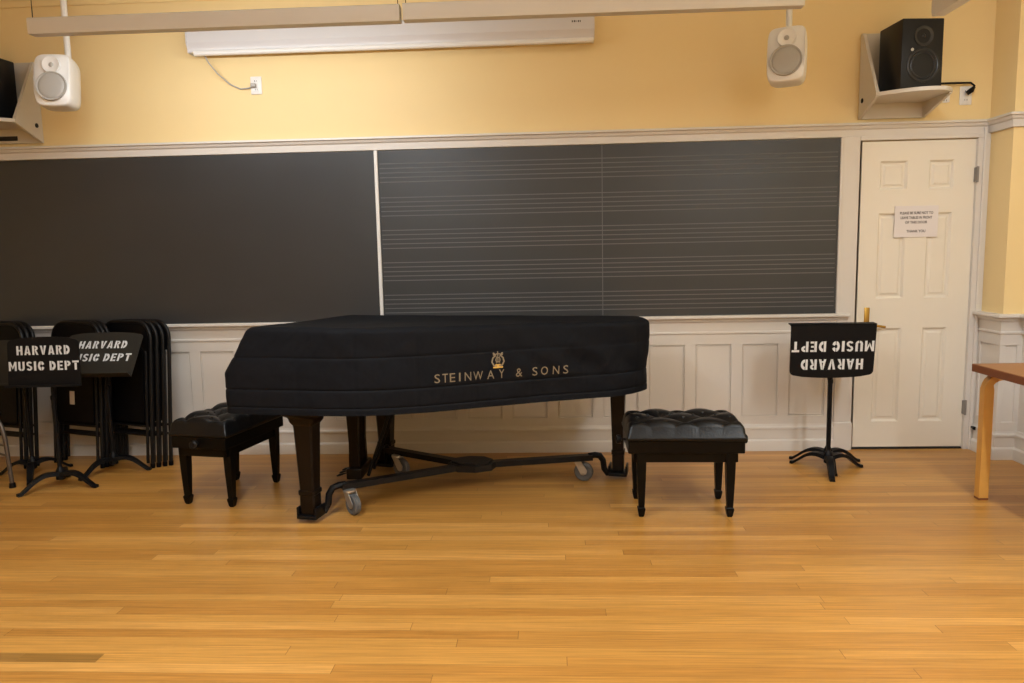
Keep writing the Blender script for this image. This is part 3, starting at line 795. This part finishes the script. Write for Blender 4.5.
def outlet(label, x, z, group='wall outlets', h=.115, wd=.075):
    t_ = thing('wall_outlet', label, 'outlet', (x, 0, z), 0, group)
    MB().box(-wd/2, -.007, -h/2, wd/2, 0, h/2, .004).build('cover_plate', 'white', t_)
    for sz in (-1, 1):
        g = MB(); g.box(-.016, -.009, sz*.027-.014, .016, -.006, sz*.027+.014, .003); s_ = g.build('socket', 'white', t_)
        g = MB(); g.box(-.008, -.0096, sz*.027-.005, -.005, -.0088, sz*.027+.006); g.box(.005, -.0096, sz*.027-.005, .008, -.0088, sz*.027+.006); g.build('slot', 'hole', s_, smooth=False)
outlet('white wall outlet below the projection screen, with a grey cord plugged in', -1.915, 2.503)
outlet('white wall outlet right of the shelf, with a black plug bent over it', 2.668, 2.300)
outlet('small white wall outlet half hidden behind the end of the shelf', 2.540, 2.300, h=.075, wd=.06)
g = MB(); g.box(-1.945, -.034, 2.488, -1.912, -.009, 2.514, .006); pp = g.build('power_plug', 'cordgrey', ps); pp.matrix_parent_inverse = Matrix.Translation((.99, 0, -2.68))
g = MB(); g.tube([(2.38, -.05, 2.372), (2.45, -.03, 2.374), (2.60, -.03, 2.374), (2.68, -.034, 2.372), (2.700, -.04, 2.352), (2.685, -.045, 2.325), (2.672, -.035, 2.312)], .0065, 8)
g.tube([(2.698, -.04, 2.345), (2.682, -.045, 2.325), (2.66, -.03, 2.308)], [.009, .016, .014], 10)
tag(g.build('speaker_cable', 'blackmetal'), 'black cable from the black speaker to the outlet on its right', 'cable')

# ------------------------------------------------------------------ speaker shelves
def make_shelf(label, x, mir):
    t_ = thing('speaker_shelf', label, 'shelf', (x, 0, 2.17), 0, 'wall shelves for speakers')
    t_.scale = (mir, 1, 1)
    W = .415
    MB().box(0, -.018, 0, W, 0, .525, .002).build('back_board', 'shelf', t_, smooth=False)
    g = MB(); g.prism([(-.018, .52), (-.045, .52), (-.265, .120), (-.265, .092), (-.018, .0)], 'x', -.006, .014)
    sp_ = g.build('side_panel', 'shelf', t_, smooth=False)
    g = MB(); g.lathe([(.009, 0), (.015, 0), (.015, .004), (.009, .004)], 20, Matrix.Translation((-.006, -.07, .105)) @ Matrix.Rotation(-PI/2, 4, 'Y')); g.build('hole_rim', 'hole', sp_)
    g = MB(); g.prism([(-.018, .094), (-.33, .094), (-.33, .085), (-.018, .0)], 'x', W-.024, W-.006); g.build('bracket', 'shelf', t_, smooth=False)
    # bow-fronted shelf board
    pts = [(0, -.018), (0, -.270)]
    for i in range(1, 19): a = i/18; pts.append((a*W, -.270-.105*a-.075*math.sin(PI*a)+.05*max(0, a-.85)/.15))
    pts.append((W, -.018))
    g = MB(); g.prism(pts, 'z', .094, .116); g.build('shelf_board', 'shelf', t_, smooth=False)
    if mir < 0: MB().box(.17, -.0215, .018, .30, -.0175, .048, .0018).build('cable_slot', 'hole', t_)
    return t_
make_shelf('white bow-fronted wall shelf above the door carrying a black speaker', 2.005, 1)
make_shelf('white bow-fronted wall shelf at the left edge carrying a black speaker', -3.405, -1)

def driver(parent, name, x, z, r, m1, y0, mdust=None):
    g = MB(); mm = Matrix.Translation((x, y0, z)) @ Matrix.Rotation(PI/2, 4, 'X')
    g.lathe([(r*1.12, -.006), (r*1.12, .002), (r*1.06, .006), (r*.97, .005), (r*.92, .0), (r*.88, .004), (r*.80, .0045), (r*.74, -.002), (r*.30, -.022), (r*.28, -.018), (r*.2, -.010), (r*.05, -.007)], 36, mm)
    return g.build(name, m1, parent, angle=50)
def black_speaker(label, loc, rz):
    t_ = thing('black_speaker', label, 'speaker', loc, rz, 'black speakers on wall shelves')
    g = MB(); g.box(-.125, 0, 0, .125, .255, .395, .006)
    # holes are modelled by dishes set into the baffle
    g.build('cabinet', 'blackcab', t_, smooth=True)
    driver(t_, 'woofer', .006, .128, .088, 'cone', -.001)
    g = MB(); mm = Matrix.Translation((.004, -.001, .295)) @ Matrix.Rotation(PI/2, 4, 'X')
    g.lathe([(.058, -.004), (.058, .003), (.050, .003), (.022, -.010), (.014, -.010), (.013, -.002), (.008, .003), (.002, .005)], 32, mm); g.build('tweeter', 'cone', t_, angle=50)
    MB().lathe([(.009, 0), (.009, .003), (.004, .004)], 16, Matrix.Translation((-.062, 0, .218)) @ Matrix.Rotation(PI/2, 4, 'X')).build('status_badge', 'greycone', t_)
    return t_
black_speaker('black two-way speaker on the white shelf above the door', (2.225, -.345, 2.290), math.radians(5))
black_speaker('black two-way speaker on the shelf at the left edge, mostly cut off', (-3.66, -.315, 2.290), math.radians(-6))

def white_speaker(label, loc, rot):
    t_ = thing('white_speaker', label, 'speaker', loc, 0, 'white speakers on ceiling poles', rot=rot)
    w_, h_, d_ = .215, .325, .17; rings = []
    for y, s_ in ((0, .93), (.004, .965), (.015, .99), (.05, 1.0), (.12, .98), (.16, .92), (.172, .84), (.175, .76)):
        ring = []
        for i in range(48):
            a = 2*PI*i/48; e = .30
            cx_ = abs(math.cos(a))**e*(1 if math.cos(a) >= 0 else -1); cz_ = abs(math.sin(a))**e*(1 if math.sin(a) >= 0 else -1)
            bul = 1-.03*(cz_**2)*1.0
            ring.append((cx_*w_/2*s_*bul, y+.018*(cz_**2)*(1 if y < .1 else 0), cz_*h_/2*s_*(1-.03*cx_**2)))
        rings.append(ring)
    g = MB(); g.loft(rings); g.build('cabinet', 'white', t_, angle=60)
    g = MB(); mm = Matrix.Translation((0, -.001, -.045)) @ Matrix.Rotation(PI/2, 4, 'X')
    g.lathe([(.090, -.006), (.088, .004), (.080, .003), (.078, -.001), (.072, .003), (.058, .005), (.03, .006), (.004, .007)], 36, mm); g.build('woofer_grille', 'greycone', t_, angle=60)
    g = MB(); mm = Matrix.Translation((0, .006, .085)) @ Matrix.Rotation(PI/2, 4, 'X')
    g.lathe([(.052, -.004), (.050, .010), (.040, .006), (.022, .002), (.015, .001)], 32, mm); g.build('waveguide', 'white', t_, angle=60)
    g = MB(); g.lathe([(.014, -.004), (.014, .004), (.009, .008), (.002, .010)], 20, mm); g.build('tweeter', 'greycone', t_, angle=60)
    g = MB(); g.box(-.025, .13, -.01, .025, .20, .04, .008); g.build('mount_bracket', 'white', t_)
    return t_
white_speaker('white rounded speaker hanging left of the projection screen', (-2.985, -.50, 2.470), (math.radians(-8), 0, math.radians(8)))
white_speaker('white rounded speaker hanging to the right of the projection screen', (1.385, -.50, 2.480), (math.radians(-8), 0, math.radians(-23)))
def pole(label, x, y, z0):
    t_ = thing('speaker_pole', label, 'pole', (x, y, z0), 0, 'ceiling poles for white speakers')
    MB().tube([(0, 0, 0), (0, 0, ZC-z0)], .0185, 16).build('tube', 'white', t_)
    MB().lathe([(.06, ZC-z0-.01), (.06, ZC-z0), (.02, ZC-z0)], 24).build('ceiling_plate', 'white', t_)
pole('white ceiling pole holding the white speaker left of the screen', -3.005, -.281, 2.47)
pole('white ceiling pole holding the white speaker right of the screen', 1.470, -.270, 2.48)

# ------------------------------------------------------------------ linear pendant fixtures
def washer(t_, size, E, loc, rot):
    # asymmetric reflector: the lamp sits on the far lower side of the housing, aimed away from the room
    la = bpy.data.lights.new('wall_wash_lamp', 'AREA'); la.shape = 'RECTANGLE'; la.size = size; la.size_y = .045; la.energy = E; la.color = LC
    lo = bpy.data.objects.new('wall_wash_lamp', la); C.objects.link(lo); lo.parent = t_; lo.location = loc; lo.rotation_euler = rot
LC = (.875, .945, 1.0)
def fixture_x(label, x0, x1, y, z0, E=0):
    t_ = thing('linear_pendant', label, 'ceiling light', ((x0+x1)/2, y, z0), 0, 'long pendants along the wall')
    h = (x1-x0)/2
    g = MB(); g.prism([(-.03, 0), (.03, 0), (.034, .02), (.034, .078), (.026, .084), (-.026, .084), (-.034, .078), (-.034, .02)], 'x', -h, h)
    g.build('housing', 'fixture', t_, angle=25)
    for sx in (-1, 1): MB().tube([(sx*(h-.012), 0, .084), (sx*(h-.012), 0, ZC-z0)], .0022, 6).build('suspension_cable', 'greymetal', t_)
    if E: washer(t_, 2*h-.06, E, (0, .040, .022), (math.radians(58), 0, 0))
fixture_x('pale grey linear pendant hanging in front of the left white speaker pole', -2.735, -.748, -1.0, 2.570, 15)
fixture_x('pale grey linear pendant running from the screen centre towards the right speaker', -.730, 1.310, -1.0, 2.573)
def fixture_y(label, x, y0, y1, z0, E, EW=0):
    t_ = thing('linear_pendant', label, 'ceiling light', (x, (y0+y1)/2, z0), 0, 'long pendants across the room')
    h = abs(y1-y0)/2
    MB().prism([(-.03, 0), (.03, 0), (.034, .02), (.034, .078), (.026, .084), (-.026, .084), (-.034, .078), (-.034, .02)], 'y', -h, h).build('housing', 'fixture', t_, angle=25)
    if E: MB().box(-.024, -h+.01, -.004, .024, h-.01, .001).build('lamp_lens', 'lens', t_, smooth=False)
    for s_ in (-1, 1): MB().tube([(0, s_*(h-.02), .084), (0, s_*(h-.02), ZC-z0)], .0022, 6).build('suspension_cable', 'greymetal', t_)
    if EW: washer(t_, 2*h-.06, EW, (.040, 0, .022), Matrix.Rotation(-PI/2, 4, 'Z').to_euler() if 0 else (Matrix.Rotation(-PI/2, 4, 'Z') @ Matrix.Rotation(math.radians(58), 4, 'X')).to_euler())
    if not E: return t_
    la = bpy.data.lights.new('tube_lamp', 'AREA'); la.shape = 'RECTANGLE'; la.size = .05; la.size_y = 2*h-.02; la.energy = E; la.color = LC
    lo = bpy.data.objects.new('tube_lamp', la); C.objects.link(lo); lo.parent = t_; lo.location = (0, 0, -.008)
    # upward share of the light, bounced from the ceiling
    la2 = bpy.data.lights.new('uplight_lamp', 'AREA'); la2.shape = 'RECTANGLE'; la2.size = .05; la2.size_y = 2*h-.02; la2.energy = E*.9; la2.color = LC
    l2 = bpy.data.objects.new('uplight_lamp', la2); C.objects.link(l2); l2.parent = t_; l2.location = (0, 0, .09); l2.rotation_euler = (PI, 0, 0)
fixture_y('pale grey linear pendant whose end shows above the speaker at the right', 2.015, -.93, -2.10, 2.525, 0, 13)
fixture_y('lit linear pendant overhead on the door side of the room', 2.015, -2.60, -5.6, 2.525, 66)
fixture_y('lit linear pendant overhead on the piano side of the room', -1.25, -2.40, -5.6, 2.62, 78)
